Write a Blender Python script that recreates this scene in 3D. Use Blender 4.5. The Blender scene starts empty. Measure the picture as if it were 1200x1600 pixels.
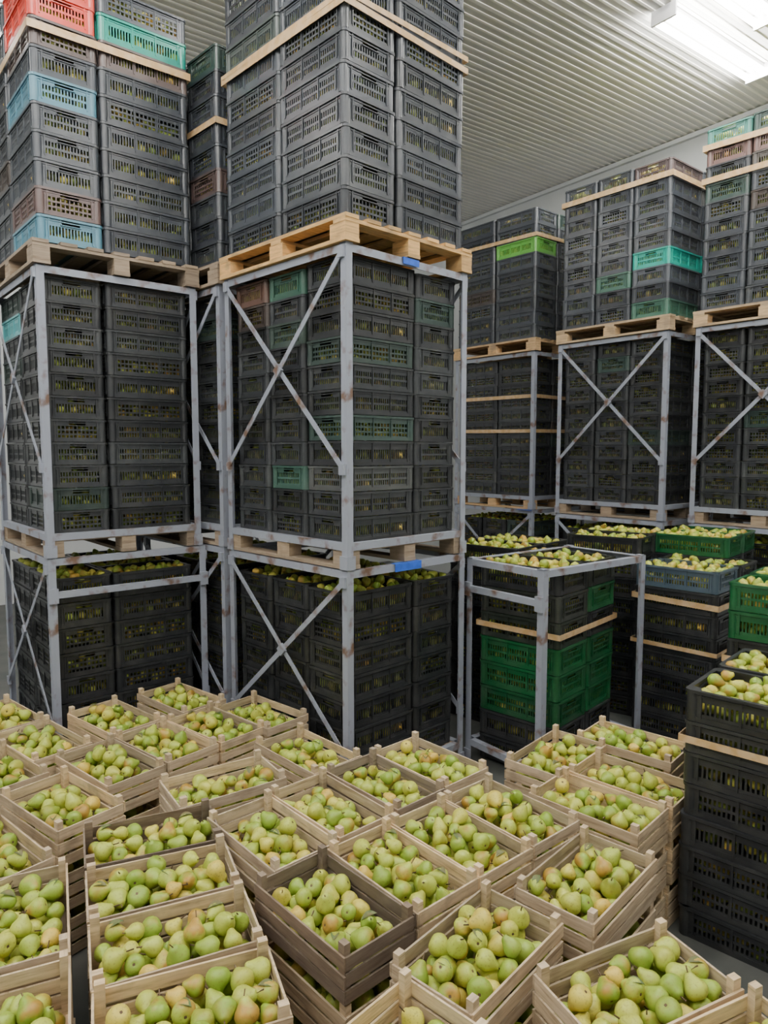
import bpy, math, random
from mathutils import Matrix, Vector, Euler
random.seed(7)
D=bpy.data
scene=bpy.context.scene
COL=scene.collection

# ------------------------------------------------------------ materials
def new_mat(name):
    m=D.materials.new(name); m.use_nodes=True
    nt=m.node_tree; b=nt.nodes['Principled BSDF']
    return m,nt,b
def N(nt,t,**kw):
    n=nt.nodes.new(t)
    for k,v in kw.items(): setattr(n,k,v)
    return n
def mixc(nt,fac,a,b,mode='MIX'):
    n=N(nt,'ShaderNodeMix',data_type='RGBA',blend_type=mode)
    for s,v in ((0,fac),(6,a),(7,b)):
        if hasattr(v,'is_output'): nt.links.new(v,n.inputs[s])
        else:
            n.inputs[s].default_value = v if s==0 else (*v,1)
    return n.outputs[2]
def ramp(nt,inp,stops):
    r=N(nt,'ShaderNodeValToRGB'); cr=r.color_ramp
    while len(cr.elements)<len(stops): cr.elements.new(.5)
    for e,(p,c) in zip(cr.elements,stops):
        e.position=p; e.color=(*c,1) if len(c)==3 else c
    nt.links.new(inp,r.inputs[0]); return r.outputs[0]
def noise(nt,scale,detail=3,sc=(1,1,1),coord='Object',rough=.5,perobj=False):
    tc=N(nt,'ShaderNodeTexCoord'); mp=N(nt,'ShaderNodeMapping')
    mp.inputs['Scale'].default_value=sc
    nt.links.new(tc.outputs[coord],mp.inputs[0])
    if perobj:
        oi=N(nt,'ShaderNodeObjectInfo'); mu=N(nt,'ShaderNodeMath',operation='MULTIPLY'); mu.inputs[1].default_value=37
        nt.links.new(oi.outputs['Random'],mu.inputs[0]); nt.links.new(mu.outputs[0],mp.inputs['Location'])
    n=N(nt,'ShaderNodeTexNoise'); n.inputs['Scale'].default_value=scale
    n.inputs['Detail'].default_value=detail; n.inputs['Roughness'].default_value=rough
    nt.links.new(mp.outputs[0],n.inputs['Vector']); return n.outputs['Fac']
W=(1,1,1);B=(0,0,0)
def mat_plastic():
    m,nt,b=new_mat('crate_plastic')
    oi=N(nt,'ShaderNodeObjectInfo')
    d=ramp(nt,noise(nt,9,4,perobj=True),[(.45,B),(.78,W)])
    dd=N(nt,'ShaderNodeMath',operation='MULTIPLY'); nt.links.new(d,dd.inputs[0]); dd.inputs[1].default_value=.10
    c=mixc(nt,dd.outputs[0],oi.outputs['Color'],(.30,.29,.26))
    nt.links.new(c,b.inputs['Base Color']); b.inputs['Roughness'].default_value=.32
    return m
def mat_wood(name):
    m,nt,b=new_mat(name)
    oi=N(nt,'ShaderNodeObjectInfo'); g=N(nt,'ShaderNodeNewGeometry')
    ga=noise(nt,1.0,5,(6,70,70),rough=.65,perobj=True); gb=noise(nt,1.0,5,(70,6,70),rough=.65,perobj=True)
    tc=N(nt,'ShaderNodeTexCoord'); sp=N(nt,'ShaderNodeSeparateXYZ'); nt.links.new(tc.outputs['Normal'],sp.inputs[0])
    ab=N(nt,'ShaderNodeMath',operation='ABSOLUTE'); nt.links.new(sp.outputs[0],ab.inputs[0])
    mx=N(nt,'ShaderNodeMix',data_type='FLOAT'); nt.links.new(ab.outputs[0],mx.inputs[0]); nt.links.new(ga,mx.inputs[2]); nt.links.new(gb,mx.inputs[3])
    gr=mx.outputs[0]
    gc=ramp(nt,gr,[(.30,(.52,.47,.41)),(.46,(.86,.83,.79)),(.62,(1.05,1.04,1.02))])
    isl=ramp(nt,g.outputs['Random Per Island'],[(0,(.58,.56,.54)),(.3,(.88,.86,.84)),(.7,(1.0,.97,.93)),(1,(1.14,1.06,.94))])
    c=mixc(nt,1.0,oi.outputs['Color'],gc,'MULTIPLY')
    c=mixc(nt,1.0,c,isl,'MULTIPLY')
    st=ramp(nt,noise(nt,8,4,perobj=True),[(.54,B),(.72,(.6,.6,.6))])
    c=mixc(nt,st,c,(.22,.165,.115))
    nt.links.new(c,b.inputs['Base Color']); b.inputs['Roughness'].default_value=.75
    bp=N(nt,'ShaderNodeBump'); bp.inputs['Strength'].default_value=.35; bp.inputs['Distance'].default_value=.002
    nt.links.new(gr,bp.inputs['Height']); nt.links.new(bp.outputs[0],b.inputs['Normal'])
    return m
def mat_pear():
    m,nt,b=new_mat('pear_skin')
    g=N(nt,'ShaderNodeNewGeometry')
    base=ramp(nt,g.outputs['Random Per Island'],[(0,(.21,.33,.035)),(.2,(.33,.44,.055)),(.5,(.44,.51,.075)),(.75,(.55,.55,.085)),(.9,(.66,.55,.09)),(1,(.68,.42,.07))])
    bl=ramp(nt,noise(nt,11,3,perobj=True),[(.49,B),(.62,(.8,.8,.8))])
    w=N(nt,'ShaderNodeTexWhiteNoise',noise_dimensions='1D'); nt.links.new(g.outputs['Random Per Island'],w.inputs['W'])
    amt=ramp(nt,w.outputs['Value'],[(.35,(.12,.12,.12)),(.8,W)])
    fac=mixc(nt,1.0,bl,amt,'MULTIPLY')
    c=mixc(nt,fac,base,(.42,.19,.035))
    sp=ramp(nt,noise(nt,150,2),[(.57,B),(.66,(.4,.4,.4))])
    c=mixc(nt,sp,c,(.20,.15,.04))
    nt.links.new(c,b.inputs['Base Color']); b.inputs['Roughness'].default_value=.38
    b.inputs['Specular IOR Level'].default_value=.4
    return m
def mat_simple(name,col,rough=.6,nscale=None,col2=None,lo=.4,hi=.7,metal=0,sc=(1,1,1)):
    m,nt,b=new_mat(name)
    if nscale:
        c=mixc(nt,ramp(nt,noise(nt,nscale,5,sc),[(lo,B),(hi,W)]),col,col2)
        nt.links.new(c,b.inputs['Base Color'])
    else: b.inputs['Base Color'].default_value=(*col,1)
    b.inputs['Roughness'].default_value=rough; b.inputs['Metallic'].default_value=metal
    return m
PLA=mat_plastic(); WOOD=mat_wood('crate_wood'); PEAR=mat_pear()
STEM=mat_simple('pear_stem',(.10,.06,.03),.8)
LEAF=mat_simple('pear_leaf',(.07,.12,.03),.6,30,(.16,.12,.05))
STEEL=mat_simple('painted_steel',(.33,.355,.42),.45,9,(.17,.10,.065),.54,.68)
STRAP=mat_simple('strap_tape',(.58,.37,.17),.35,20,(.66,.47,.27),.4,.6)
BLUE=mat_simple('blue_tape',(.04,.15,.72),.5,30,(.03,.11,.55))
FLOOR=mat_simple('floor_concrete',(.065,.075,.068),.5,3,(.12,.12,.11),.35,.7)
WALL=mat_simple('wall_panel',(.68,.70,.70),.5,2,(.62,.64,.64),.3,.7)
CEIL=mat_simple('ceiling_sheet',(.72,.72,.69),.45,1.5,(.66,.66,.63),.3,.7)
RIB=mat_simple('ceiling_rib',(.90,.88,.82),.4,4,(.84,.82,.76))
HOUS=mat_simple('lamp_housing',(.8,.8,.8),.4,5,(.75,.75,.75))
LAMP,nt,b=new_mat('lamp_tube')
b.inputs['Emission Color'].default_value=(1,.98,.945,1); b.inputs['Emission Strength'].default_value=72
b.inputs['Base Color'].default_value=(.9,.9,.9,1)

# ------------------------------------------------------------ mesh builder
class MB:
    def __init__(s): s.v=[];s.f=[];s.m=[];s.sm=[]
    def add(s,vs,fs,mi=0,smooth=False):
        o=len(s.v); s.v.extend(vs)
        for f in fs: s.f.append(tuple(i+o for i in f)); s.m.append(mi); s.sm.append(smooth)
    def box(s,x0,x1,y0,y1,z0,z1,mi=0,M=None):
        vs=[(x,y,z) for x in (x0,x1) for y in (y0,y1) for z in (z0,z1)]
        if M is not None: vs=[tuple(M@Vector(p)) for p in vs]
        s.add(vs,[(0,1,3,2),(4,6,7,5),(0,4,5,1),(2,3,7,6),(0,2,6,4),(1,5,7,3)],mi)
    def beam(s,p,q,w,t,mi=0,up=(0,0,1)):
        p=Vector(p);q=Vector(q);d=(q-p);L=d.length;d.normalize()
        u=Vector(up); sd=d.cross(u)
        if sd.length<1e-4: sd=d.cross(Vector((1,0,0)))
        sd.normalize(); n=sd.cross(d)
        M=Matrix(((d.x,sd.x,n.x,p.x),(d.y,sd.y,n.y,p.y),(d.z,sd.z,n.z,p.z),(0,0,0,1)))
        s.box(0,L,-t/2,t/2,-w/2,w/2,mi,M)
    def cyl(s,x,y,z0,z1,r,n=12,mi=0):
        vs=[(x+r*math.cos(2*math.pi*i/n),y+r*math.sin(2*math.pi*i/n),z) for z in (z0,z1) for i in range(n)]
        fs=[(i,(i+1)%n,n+(i+1)%n,n+i) for i in range(n)]
        s.add(vs,fs,mi,True)
        s.add(vs,[tuple(range(n))[::-1],tuple(range(n,2*n))],mi)
    def mesh(s,name,mats,bevel=0):
        me=D.meshes.new(name); me.from_pydata(s.v,[],s.f)
        for m in mats: me.materials.append(m)
        me.polygons.foreach_set('material_index',s.m); me.polygons.foreach_set('use_smooth',s.sm)
        me.update(); return me
def obj(name,me,parent=None,loc=(0,0,0),rz=0,color=None,scale=None):
    o=D.objects.new(name,me); COL.objects.link(o); o.location=loc; o.rotation_euler=(0,0,rz)
    if parent: o.parent=parent
    if color: o.color=(*color,1)
    if scale: o.scale=scale
    return o
def empty(name,loc,deg):
    o=D.objects.new(name,None); COL.objects.link(o); o.location=loc; o.rotation_euler=(0,0,math.radians(deg))
    o.empty_display_size=.1; return o

# ------------------------------------------------------------ pears
def pear_template(seg,prof):
    vs=[(0,0,prof[0][0])]; fs=[]
    for z,r in prof[1:-1]:
        for i in range(seg):
            a=2*math.pi*i/seg; vs.append((r*math.cos(a),r*math.sin(a),z))
    vs.append((0,0,prof[-1][0])); nr=len(prof)-2
    for i in range(seg): fs.append((0,1+(i+1)%seg,1+i))
    for k in range(nr-1):
        for i in range(seg):
            a=1+k*seg+i; b2=1+k*seg+(i+1)%seg; fs.append((a,b2,b2+seg,a+seg))
    t=len(vs)-1
    for i in range(seg): fs.append((1+(nr-1)*seg+i,1+(nr-1)*seg+(i+1)%seg,t))
    return [Vector(v) for v in vs],fs
PH=[(-.84,0),(-.90,.14),(-.94,.30),(-.88,.60),(-.66,.84),(-.36,.98),(-.02,1.02),(.32,.92),(.66,.70),(.95,.52),(1.18,.42),(1.33,.28),(1.38,.12),(1.36,0)]
PL=[(-.92,0),(-.85,.6),(-.3,1.0),(.3,.88),(.85,.56),(1.28,.36),(1.38,0)]
THI=pear_template(16,PH); TLO=pear_template(8,PL)
def pack(hx,hy,r,n,rng,dome=0.0):
    pts=[]
    for k in range(n):
        best=None
        for c in range(26):
            x=rng.uniform(-hx+r,hx-r); y=rng.uniform(-hy+r,hy-r); z=r
            for (a,b_,c_) in pts:
                dd=(a-x)**2+(b_-y)**2
                if dd<4*r*r: z=max(z,c_+math.sqrt(4*r*r-dd))
            sc=z+dome*((x/hx)**2+(y/hy)**2)
            if best is None or sc<best[0]: best=(sc,x,y,z)
        pts.append(best[1:])
    return pts
def add_pears(mb,pts,r,T,rng,zoff,mi,stem_mi=None,hx=9,hy=9,zmax=9):
    for (x,y,z) in pts:
        if z>zmax: continue
        s=r*rng.uniform(.86,1.12)
        tilt=rng.choice([rng.uniform(.9,1.7),rng.uniform(.4,1.2),rng.uniform(1.3,2.4),rng.uniform(1.3,2.9)])
        az=rng.uniform(0,6.283)
        dx,dy=math.cos(az),math.sin(az)
        if abs(x+dx*1.4*r*math.sin(tilt))>hx: dx=-dx
        if abs(y+dy*1.4*r*math.sin(tilt))>hy: dy=-dy
        az=math.atan2(dy,dx)
        R=Matrix.Rotation(az,3,'Z')@Matrix.Rotation(tilt,3,'Y')
        bend=rng.uniform(-.14,.14); wd=rng.uniform(.95,1.12); ln=rng.uniform(.84,1.06)
        vs=[]
        for v in T[0]:
            w=Vector((v.x*wd+bend*max(v.z,0)**2,v.y*wd,v.z*ln))
            p=R@(w*s); vs.append((p.x+x,p.y+y,p.z+z+zoff))
        mb.add(vs,T[1],mi,True)
        if stem_mi is not None:
            a=R@Vector((bend*1.8*s,0,1.33*s*ln)); b_=R@Vector(((bend*1.8+rng.uniform(-.25,.25))*s,rng.uniform(-.2,.2)*s,rng.uniform(1.7,2.05)*s))
            c=Vector((x,y,z+zoff)); mb.beam(c+a,c+b_,.003,.003,stem_mi)
            q=R@Vector((0,0,-.90*s*ln)); q2=R@Vector((0,0,-.80*s*ln)); mb.beam(c+q,c+q2,.008,.008,stem_mi)

# ------------------------------------------------------------ plastic crate
CH=.155
def plastic_crate(name,variant,heaped,seed):
    rng=random.Random(seed); mb=MB()
    L,Wd=.594,.394
    for sx in (-1,1):
        for sy in (-1,1):
            mb.cyl(sx*(L/2-.03),sy*(Wd/2-.03),0.0,.150,.0285,12)
            mb.cyl(sx*(L/2-.028),sy*(Wd/2-.028),.138,.153,.030,12)
    mb.box(-L/2+.012,L/2-.012,-Wd/2+.012,Wd/2-.012,.004,.010)
    def side(l,off,axis,short):
        def bx(a0,a1,d0,d1,z0,z1):
            for sg in (-1,1):
                lo,hi=sorted((sg*(off-d0),sg*(off-d1)))
                if axis=='x': mb.box(a0,a1,lo,hi,z0,z1)
                else: mb.box(lo,hi,a0,a1,z0,z1)
        h=l/2-.02; sl=h-.045
        bx(-h,h,.006,.016,0,.026)
        bx(-h,h,-.002,.018,.139,.153)
        bx(-h,h,.004,.010,.126,.132)
        if short:
            bx(-h,-.055,.008,.014,.112,.140); bx(.055,h,.008,.014,.112,.140)
            bx(-.062,.062,.002,.014,.108,.113)
        else: bx(-h,h,.008,.014,.112,.140)
        bx(-h,-sl,.010,.016,.02,.115); bx(sl,h,.010,.016,.02,.115)
        if variant==0: rows=[(.034,.066),(.076,.106)]
        elif variant==1: rows=[(.040,.100)]
        else: rows=[(.028,.048),(.056,.078),(.086,.108)]
        prev=.026
        for a,b_ in rows:
            bx(-sl,sl,.009,.016,prev-.002,a+.001); prev=b_
        bx(-sl,sl,.009,.016,prev-.001,.113)
        z0,z1=rows[0][0],rows[-1][1]
        pitch=.0185 if variant!=2 else .026
        n=int(2*sl/pitch)
        for i in range(n+1):
            a=-sl+i*2*sl/n; bx(a-.0042,a+.0042,.010,.014,z0,z1)
        for a in ((-sl,-sl/3,sl/3,sl) if not short else (-sl,sl)):
            bx(a-.004,a+.004,.002,.012,.02,.14)
    side(L,Wd/2,'x',False); side(Wd,L/2,'y',True)
    r=.030
    pts=pack(L/2-.015,Wd/2-.015,r,108,rng,0)
    add_pears(mb,pts,r,TLO,rng,.010,1,None,L/2-.032,Wd/2-.032,.14 if heaped else .116)
    return mb.mesh(name,[PLA,PEAR])
PC=[plastic_crate('plastic_crate_%d'%i,v,False,20+i) for i,v in enumerate((0,0,1,1,2))]
PCH=[plastic_crate('plastic_crate_heaped_%d'%i,v,True,40+i) for i,v in enumerate((0,1,0))]

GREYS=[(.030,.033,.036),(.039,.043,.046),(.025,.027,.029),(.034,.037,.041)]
TOPLIT=[(.044,.051,.061),(.054,.062,.073),(.035,.040,.048),(.047,.053,.060)]  # upper stacks: bright overhead light and haze painted into the plastic greys
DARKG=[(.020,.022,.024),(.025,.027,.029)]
ODD=[(.030,.048,.042),(.055,.042,.036),(.032,.056,.048),(.072,.077,.076)]
GRN=(.005,.085,.026); TEAL=(.008,.30,.23); BLU=(.10,.25,.33); RED=(.62,.05,.03); BRN=(.15,.10,.093); LGR=(.15,.48,.07); DGR=(.045,.12,.085)
LAY={'P':[(.2,.3,90),(.2,.9,90),(.7,.2,0),(.7,.6,0),(.7,1.0,0)],
     'Q':[(.3,.2,0),(.3,.6,0),(.3,1.0,0),(.8,.3,90),(.8,.9,90)],
     'E':[(.2,.3,90),(.6,.3,90)],
     'S':[(.3,.2,0),(.3,.6,0),(.9,.2,0),(.9,.6,0)],
     'T':[(.3,.2,0),(.3,.6,0)],
     'O':[(.3,.2,0)]}
EXT={'P':(1.0,1.2),'Q':(1.0,1.2),'E':(.8,.6),'S':(1.2,.8),'T':(.6,.8),'O':(.6,.4)}
def stack(x,y,deg,z0,n,pitch,lay,pal=GREYS,s=1.0,off=(0,0),over={},odd=.12,heap=False,straps=(),jit=.004,seed=0,lean=.0007):
    rng=random.Random(seed*31+n+int(abs(x)*100)); e=empty('plastic_fruit_crate_stack',(x,y,z0),deg)
    R=Matrix.Rotation(math.radians(deg),3,'Z'); o=R@Vector((off[0],off[1],0)); e.location=(x+o.x,y+o.y,z0)
    k=0
    cl=[(rng.uniform(-lean,lean),rng.uniform(-lean,lean),rng.uniform(-.5,.5),rng.uniform(-.002,.002)) for _ in LAY[lay]]
    for L in range(n):
        for i,(u,v,r) in enumerate(LAY[lay]):
            me=rng.choice(PCH) if (heap and L==n-1) else rng.choice(PC)
            c=over.get((L,i)) or (rng.choice(ODD) if rng.random()<odd else rng.choice(pal))
            f=rng.uniform(.82,1.18)
            c=tuple(q*f for q in c)
            k+=1
            lu,lv,lr,lz=cl[i]
            obj('crate_%d'%k,me,e,(u*s+rng.uniform(-jit,jit)+lu*L,v*s+rng.uniform(-jit,jit)+lv*L,L*(pitch+lz*.4)),
                math.radians(r+rng.choice((0,180))+rng.uniform(-.6,.6)+lr),c,(s*.990,s*.990,pitch/CH*.99))
    U,V=EXT[lay]; U*=s;V*=s
    for j,(zs,hh) in enumerate(straps):
        mb=MB(); g=.008
        dz=[rng.uniform(-.018,.018) for _ in range(4)]
        c=[(-g,-g),(U+g,-g),(U+g,V+g),(-g,V+g)]
        for a in range(4):
            p=c[a];q=c[(a+1)%4]; za=zs+dz[a]; zb=zs+dz[(a+1)%4]
            mb.add([(p[0],p[1],za),(q[0],q[1],zb),(q[0],q[1],zb+hh),(p[0],p[1],za+hh)],[(0,1,2,3)])
        st=obj('strap_%d'%(j+1),mb.mesh('strap',[STRAP]),e)
        sm=st.modifiers.new('sol','SOLIDIFY'); sm.thickness=.003
    return e

# ------------------------------------------------------------ pallet
def pallet_mesh(U,V,name):
    rng=random.Random(3); mb=MB()
    for k in range(3):
        u0=(U-.1)*k/2
        mb.box(u0,u0+.1,0,V,0,.02)
        for j in range(3):
            v0=(V-.13)*j/2; mb.box(u0+.002,u0+.098,v0+.002,v0+.13,.02,.098)
    for j in range(3):
        v0=(V-.1)*j/2+.0; mb.box(0,U,v0,v0+.1,.098,.118)
    n=7
    for k in range(n):
        w=.10+rng.uniform(-.012,.006); u0=(U-.1)*k/(n-1)
        mb.box(u0,u0+w,-.004,V+.004,.118,.138)
    return mb.mesh(name,[WOOD])
PAL=pallet_mesh(1.04,1.24,'pallet')
def pallet(x,y,deg,z,off,color,sc=(1,1,1)):
    R=Matrix.Rotation(math.radians(deg),3,'Z'); o=R@Vector((off[0],off[1],0))
    return obj('wooden_pallet',PAL,None,(x+o.x,y+o.y,z),math.radians(deg),color,sc)
WG=(.38,.31,.24); WF=(.80,.52,.23)

# ------------------------------------------------------------ steel post frame
def frame_mesh(U,V,H,xlo,xhi,gate,name,vgate=None):
    mb=MB(); w=.045; t=.006
    for iu,u in enumerate((0,U)):
        for iv,v in enumerate((0,V)):
            du=1 if iu==0 else -1; dv=1 if iv==0 else -1
            a,b_=sorted((u,u+du*w)); c,d=sorted((v,v+dv*t)); mb.box(a,b_,c,d,0,H)
            a,b_=sorted((u,u+du*t)); c,d=sorted((v+dv*t,v+dv*w)); mb.box(a,b_,c,d,0,H)
            a,b_=sorted((u-du*.008,u+du*.055)); c,d=sorted((v-dv*.008,v-dv*.002)); mb.box(a,b_,c,d,0,.075)
            c,d=sorted((v-dv*.002,v+dv*.055)); a,b_=sorted((u-du*.008,u-du*.002)); mb.box(a,b_,c,d,0,.075)
            a,b_=sorted((u,u+du*.05)); c,d=sorted((v,v+dv*.05)); mb.box(a,b_,c,d,H-.008,H)
    def rail(p,q,inn):
        mb.beam(p,q,.042,.006)
        P=Vector(p)+Vector(inn)*.02+Vector((0,0,.018)); Q=Vector(q)+Vector(inn)*.02+Vector((0,0,.018))
        mb.beam(P,Q,.005,.038)
    for z in (H-.028,.125):
        rail((w,.004,z),(U-w,.004,z),(0,1,0)); rail((w,V-.004,z),(U-w,V-.004,z),(0,-1,0))
        rail((.004,w,z),(.004,V-w,z),(1,0,0)); rail((U-.004,w,z),(U-.004,V-w,z),(-1,0,0))
    if gate:
        z=gate; mb.beam((w,-.004,z),(U-w,-.004,z),.04,.03)
        mb.box(-.006,.05,-.02,.0,z-.05,z+.04); mb.box(U-.05,U+.006,-.02,0,z-.05,z+.04)
    if vgate:
        z=vgate; mb.beam((-.004,w,z),(-.004,V-w,z),.04,.03)
        mb.box(-.02,0,-.006,.05,z-.05,z+.04); mb.box(-.02,0,V-.05,V+.006,z-.05,z+.04)
    if xlo is not None:
      for u,sg in ((-.004,1),(U+.004,-1)):
        mb.beam((u,.025,xlo),(u,V-.025,xhi),.032,.005)
        mb.beam((u-sg*.006,.025,xhi),(u-sg*.006,V-.025,xlo),.032,.005)
        zc=(xlo+xhi)/2
        M=Matrix.Translation((u-sg*.008,V/2,zc))@Matrix.Rotation(math.pi/4,4,'X')
        mb.box(-.012,.008,-.028,.028,-.028,.028,0,M)
        for vv in (.03,V-.03):
            for zz in (xlo,xhi): mb.box(u-.012,u+.01,vv-.022,vv+.022,zz-.03,zz+.03)
    return mb.mesh(name,[STEEL])
FU=frame_mesh(1.0,1.2,1.75,.55,1.70,None,'frame_upper')
FUN=frame_mesh(1.0,1.2,1.75,None,None,None,'frame_upper_open')
FL=frame_mesh(1.0,1.2,1.40,.35,1.33,None,'frame_lower')
FLG=frame_mesh(1.03,1.2,1.40,.35,1.33,1.17,'frame_lower_gate')
FE=frame_mesh(1.03,.64,1.36,None,None,None,'frame_low',1.16)
Z1=1.40; Z2=3.15
def rack(x,y,deg,lowlay='Q',uplay='Q',toplay='P',nt=9,ptop=.160,gate=False,lowpal=DARKG,uppal=GREYS,toppal=TOPLIT,
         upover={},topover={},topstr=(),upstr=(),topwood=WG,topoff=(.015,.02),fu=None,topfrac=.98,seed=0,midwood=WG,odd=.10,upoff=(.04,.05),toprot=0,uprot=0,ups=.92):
    rz=math.radians(deg)
    obj('steel_post_rack',FLG if gate else FL,None,(x,y,0),rz)
    pallet(x,y,deg,.0,(.02,.02),WG,(.92,.93,1))
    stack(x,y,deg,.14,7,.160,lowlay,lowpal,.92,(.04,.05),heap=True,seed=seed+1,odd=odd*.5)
    obj('steel_post_rack',fu or FU,None,(x,y,Z1),rz)
    pallet(x,y,deg,Z1,(.006,.006),midwood,(.95,.957,1))
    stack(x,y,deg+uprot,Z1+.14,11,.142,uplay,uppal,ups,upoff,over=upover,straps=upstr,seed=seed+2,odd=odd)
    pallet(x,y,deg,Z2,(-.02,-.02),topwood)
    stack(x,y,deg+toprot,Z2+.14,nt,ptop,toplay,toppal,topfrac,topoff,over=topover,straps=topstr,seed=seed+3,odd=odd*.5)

rack(-.20,3.80,44,'Q','Q','P',nt=10,ptop=.158,upover={(10,1):DGR,(10,2):(.14,.08,.06),(8,1):(.04,.06,.05),(2,1):(.04,.09,.07),(4,0):(.04,.07,.06)},
     topstr=((1.05,.035),(1.10,.03)),topwood=WF,seed=1,topover={(8,0):(.06,.07,.082),(5,1):(.05,.06,.07),(7,1):(.06,.075,.07)})
rack(-2.04,4.23,40,'P','P','P',nt=10,ptop=.158,gate=True,topwood=WG,
     topover={(0,0):BLU,(1,0):BRN,(5,0):BLU,(8,0):RED,(8,2):TEAL,(7,0):(.08,.06,.055),(7,2):(.10,.075,.07),(9,0):RED},
     topstr=((1.18,.045),),seed=2,upover={(9,1):(.12,.40,.42)})
rack(-1.09,4.76,44,'Q','Q','Q',nt=9,ptop=.155,seed=3,topstr=((.9,.04),),topover={(3,0):(.08,.055,.05)})
rack(2.585,6.51,40,'Q','Q','Q',nt=9,ptop=.155,seed=4,topover={(3,0):TEAL,(3,3):TEAL,(0,0):DGR,(2,1):DGR,(8,0):(.09,.065,.065)},topstr=((1.22,.05),),topwood=(.60,.46,.30))
rack(3.56,5.49,40,'Q','Q','Q',nt=10,ptop=.155,seed=5,topover={(9,2):(.08,.24,.20),(8,2):(.15,.09,.08),(8,1):(.15,.09,.08),(7,1):(.09,.08,.07)},topstr=((1.08,.05),(1.35,.05)),topwood=(.60,.46,.30))
rack(1.65,7.82,40,'Q','P','P',nt=9,ptop=.155,seed=6,topover={(6,0):LGR},topstr=((1.10,.04),),upstr=((.72,.04),(1.12,.04)),topwood=(.70,.49,.28),midwood=(.70,.49,.28),fu=FUN,uprot=3,ups=.88,upoff=(.10,.06))

# low rack on the right
obj('steel_post_rack',FE,None,(.93,4.05,0),math.radians(37))
ov={}
for L in (2,3,4): ov[(L,0)]=GRN; ov[(L,1)]=GRN
ov[(5,0)]=(.03,.04,.03); ov[(6,1)]=GRN; ov[(7,1)]=(.03,.035,.03); ov[(6,0)]=(.03,.035,.03)
stack(1.06,4.17,48,.02,8,.165,'E',DARKG,.99,over=ov,heap=True,straps=((.90,.035),),seed=9,odd=0)
# free-standing stacks
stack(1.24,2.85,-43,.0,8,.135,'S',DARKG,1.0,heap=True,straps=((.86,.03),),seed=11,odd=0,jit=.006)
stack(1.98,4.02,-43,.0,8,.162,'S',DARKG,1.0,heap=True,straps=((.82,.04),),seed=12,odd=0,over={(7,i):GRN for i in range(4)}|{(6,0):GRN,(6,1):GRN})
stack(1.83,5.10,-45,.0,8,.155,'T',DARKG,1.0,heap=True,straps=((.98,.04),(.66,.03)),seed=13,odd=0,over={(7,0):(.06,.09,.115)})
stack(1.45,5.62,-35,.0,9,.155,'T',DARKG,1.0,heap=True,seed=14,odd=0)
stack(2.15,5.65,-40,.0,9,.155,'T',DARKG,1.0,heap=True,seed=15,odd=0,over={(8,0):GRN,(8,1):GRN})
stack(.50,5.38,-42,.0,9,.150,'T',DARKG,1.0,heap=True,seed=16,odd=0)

# blue tape marks
def tape(name,x,y,deg,u,z,l,h):
    mb=MB(); mb.box(0,l,-.012,-.0085,-h/2,h/2); mb.box(0,l,-.012,.03,h/2,h/2+.002)
    R=Matrix.Rotation(math.radians(deg),3,'Z'); o=R@Vector((u,0,0))
    obj(name,mb.mesh('tape',[BLUE]),None,(x+o.x,y+o.y,z),math.radians(deg))
tape('blue_tape_mark',-.20,3.80,44,.42,3.125,.13,.035)
tape('blue_tape_mark',-.20,3.80,44,.36,1.372,.22,.045)
tape('blue_tape_mark',1.65,7.82,130,-.0,1.372,.2,.04)

# ------------------------------------------------------------ wooden pear crates
def wooden_crate_mesh(seed):
    rng=random.Random(seed); mb=MB(); L,Wd,Hb,Hp=.50,.30,.155,.193
    for sx in (-1,1):
        for sy in (-1,1):
            x0,x1=sorted((sx*(L/2-.007),sx*(L/2-.036))); y0,y1=sorted((sy*(Wd/2-.007),sy*(Wd/2-.030)))
            mb.box(x0,x1,y0,y1,.002,Hp-rng.uniform(0,.006))
    rows=[(.004,.046),(.059,.101),(.114,.157)]
    for sy in (-1,1):
        for a,b_ in rows:
            y0,y1=sorted((sy*(Wd/2-.007),sy*(Wd/2))); j=rng.uniform(-.003,.003)
            zc=(a+b_)/2
            M=Matrix.Translation((0,0,zc))@Matrix.Rotation(rng.uniform(-.012,.012),4,'Y')@Matrix.Translation((0,0,-zc))
            mb.box(-L/2,L/2,y0,y1,a+j,b_+j,0,M)
    for sx in (-1,1):
        for a,b_ in rows:
            x0,x1=sorted((sx*(L/2-.007),sx*(L/2))); j=rng.uniform(-.003,.003)
            mb.box(x0,x1,-Wd/2+.008,Wd/2-.008,a+j,b_+j)
    for k in range(4):
        y=-Wd/2+.012+k*.0705; mb.box(-L/2+.008,L/2-.008,y,y+.064,0,.006)
    return mb.mesh('wooden_crate',[WOOD])
WC=[wooden_crate_mesh(i) for i in range(6)]
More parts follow.
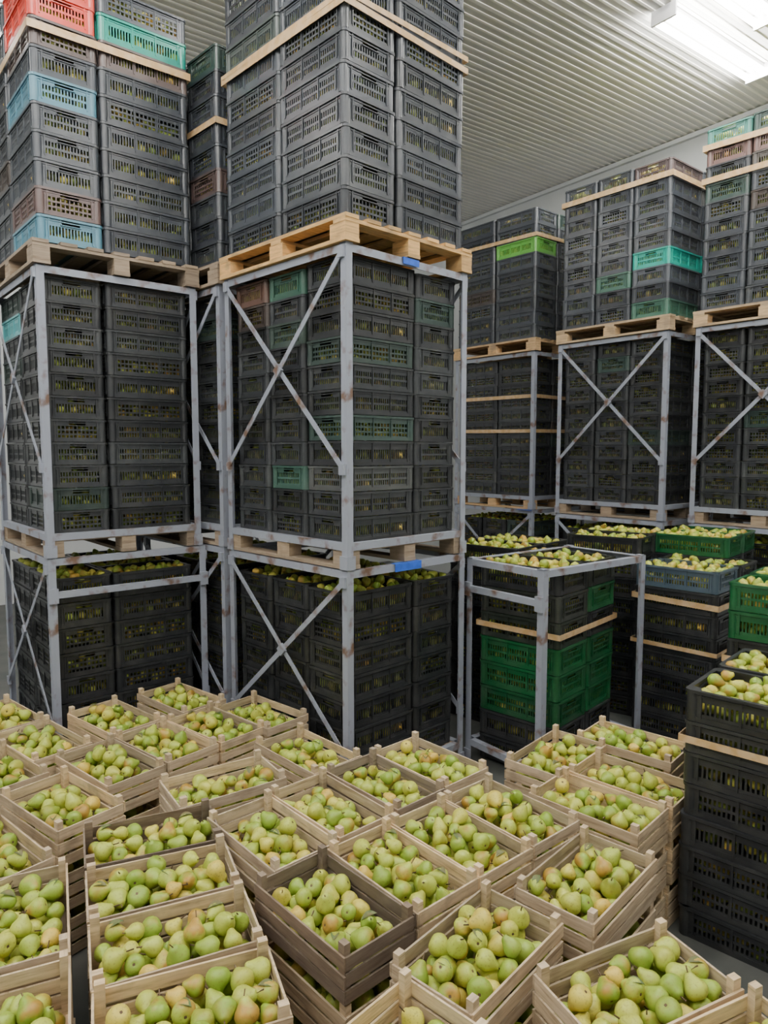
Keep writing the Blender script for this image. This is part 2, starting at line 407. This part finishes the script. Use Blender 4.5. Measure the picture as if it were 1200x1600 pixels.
def heap_mesh(seed,n,dome):
    rng=random.Random(seed); mb=MB(); r=.0305
    pts=pack(.240,.140,r,n,rng,dome)
    add_pears(mb,pts,r,THI,rng,.007,0,1,.205,.105)
    top=sorted(pts,key=lambda p:-p[2])[:10]
    for p in rng.sample(top,2):
        a=rng.uniform(0,6.28); M=Matrix.Translation((p[0],p[1],p[2]+.036))@Matrix.Rotation(a,4,'Z')@Matrix.Rotation(rng.uniform(-.3,.3),4,'Y')
        vs=[];nn=6
        for i in range(nn+1):
            t=i/nn; w=.014*math.sin(math.pi*t)**.8 if 0<t<1 else 0; x=(t-.5)*.055; z=-.012*(2*t-1)**2
            vs+= [(x,-w,z+.003),(x,0,z),(x,w,z+.003)]
        vs=[tuple(M@Vector(v)) for v in vs]; fs=[]
        for i in range(nn):
            o=i*3; fs+=[(o,o+1,o+4,o+3),(o+1,o+2,o+5,o+4)]
        mb.add(vs,fs,2,True)
    return mb.mesh('pear_heap',[PEAR,STEM,LEAF])
HEAPS=[heap_mesh(100+i,n,d) for i,(n,d) in enumerate(((56,.03),(60,.04),(52,.02),(62,.045),(54,.04),(58,.03),(48,.05),(60,.03)))]
LIGHT=[(.72,.58,.39),(.65,.53,.37),(.77,.63,.43),(.56,.46,.33),(.67,.56,.41)]
DARKW=(.19,.15,.115); MIDW=(.35,.29,.23)
wr=random.Random(5)
def wstack(x,y,deg,col=None,n=3):
    e=empty('wooden_pear_crate_stack',(x,y,0),deg)
    for k in range(n):
        c=col if (col and k==n-1) else wr.choice(LIGHT)
        f=math.radians(wr.choice((0,180))+ (wr.uniform(-1.5,1.5) if k<n-1 else 0))
        obj('wooden_crate_%d'%(k+1),wr.choice(WC),e,(0,0,k*.195),f,c)
        obj('pears_%d'%(k+1),wr.choice(HEAPS),e,(0,0,k*.195+(0 if k==n-1 else -.004)),math.radians(wr.choice((0,180))))
for a in [(-2.20,3.91,-40),(-1.54,3.90,-40),(-1.25,4.22,-40),(-.72,3.98,-42),(-.935,3.79,-40),(-1.14,3.56,-40),
          (-1.34,3.32,-40),(-1.80,3.58,-40),(-1.86,3.24,-40),(-1.40,2.94,-38),(-1.51,2.54,-40),
          (-.39,3.45,-46),(-.74,3.12,34),(.22,3.33,-48),(0,3.12,-48,MIDW),(-.23,2.905,-48),(-.45,2.69,-48),
          (-.915,2.66,24,DARKW),(-.785,2.372,24),(-.655,2.085,24),(-.53,1.80,22),(-1.19,2.17,-65),(-.97,1.69,-66),
          (-.175,2.255,-48,DARKW),(.06,2.456,-49),(.292,2.652,-50),(.525,2.85,-50),
          (.295,2.04,48),(.73,2.40,47),(.72,1.88,25),(0,1.62,47),(.875,1.61,25),(.42,1.42,25),
          (.92,2.92,-44),(1.145,3.14,-44),(.87,3.42,48),(1.30,3.56,-42)]:
    wstack(*a)

# ------------------------------------------------------------ room
RA=math.radians(36); U0,U1,V0,V1,HC=-5.0,7.75,-4.5,10.5,5.65
def room(name,fn,mats):
    mb=MB(); fn(mb); return obj(name,mb.mesh(name,mats),None,(0,0,0),RA)
room('floor',lambda m:m.box(U0,U1,V0,V1,-.1,0),[FLOOR])
def ceil(m):
    m.box(U0,U1,V0,V1,HC,HC+.1,0)
    v=V0+.05
    k=0
    while v<V1:
        w=.022 if k%4 else .035
        m.box(U0,U1,v,v+w,HC-.008,HC,1); v+=.085; k+=1
room('ceiling',ceil,[CEIL,RIB])
def wl(a,b,c,d):
    return lambda m:m.box(a,b,c,d,0,HC,0)
room('wall_back',wl(U1,U1+.12,V0,V1),[WALL]); room('wall_front',wl(U0-.12,U0,V0,V1),[WALL])
room('wall_left',wl(U0,U1,V1,V1+.12),[WALL]); room('wall_right',wl(U0,U1,V0-.12,V0),[WALL])
def trimf(m):
    for i in range(13):
        v=V0+.6+i*1.15; m.box(U1-.006,U1,v,v+.02,0,HC-.05)
    m.box(U1-.05,U1,V0,V1,HC-.06,HC-.012)
room('trim_1',trimf,[WALL])

# lamps
def lamp(u,v,L=1.55):
    mb=MB()
    mb.box(-L/2,L/2,-.06,.06,-.04,0,0)
    mb.box(-L/2,-L/2+.02,-.11,.11,-.115,0,0); mb.box(L/2-.02,L/2,-.11,.11,-.115,0,0)
    for y in (-.075,.075):
        vs=[];n=12
        for x in (-L/2+.02,L/2-.02):
            for i in range(n):
                a=2*math.pi*i/n; vs.append((x,y+.026*math.cos(a),-.085+.026*math.sin(a)))
        mb.add(vs,[(i,(i+1)%n,n+(i+1)%n,n+i) for i in range(n)],1,True)
    x=u*math.cos(RA)-v*math.sin(RA); y=u*math.sin(RA)+v*math.cos(RA)
    obj('ceiling_lamp',mb.mesh('lamp',[HOUS,LAMP]),None,(x,y,HC-.008),RA)
for u,v in ((6.15,3.55),(5.35,3.08),(3.2,3.3),(.8,3.3),(-1.6,3.3),(5.6,-.6),(3.0,-.6),(.4,-.6),(-2.2,-.6),(-3.8,3.3),(1.2,7.0),(-1.6,6.0),(3.4,1.3),(0,1.3),(-2.5,1.6)):
    lamp(u,v)

w=D.worlds.new('world'); scene.world=w; w.use_nodes=True
w.node_tree.nodes['Background'].inputs[0].default_value=(.6,.65,.7,1); w.node_tree.nodes['Background'].inputs[1].default_value=.3

cam=D.cameras.new('camera'); co=D.objects.new('camera',cam); COL.objects.link(co)
cam.sensor_fit='VERTICAL'; cam.sensor_height=36; cam.lens=24.75; cam.clip_start=.02
co.location=(0,0,2.05); co.rotation_euler=(math.radians(90-4.94),0,0)
scene.camera=co
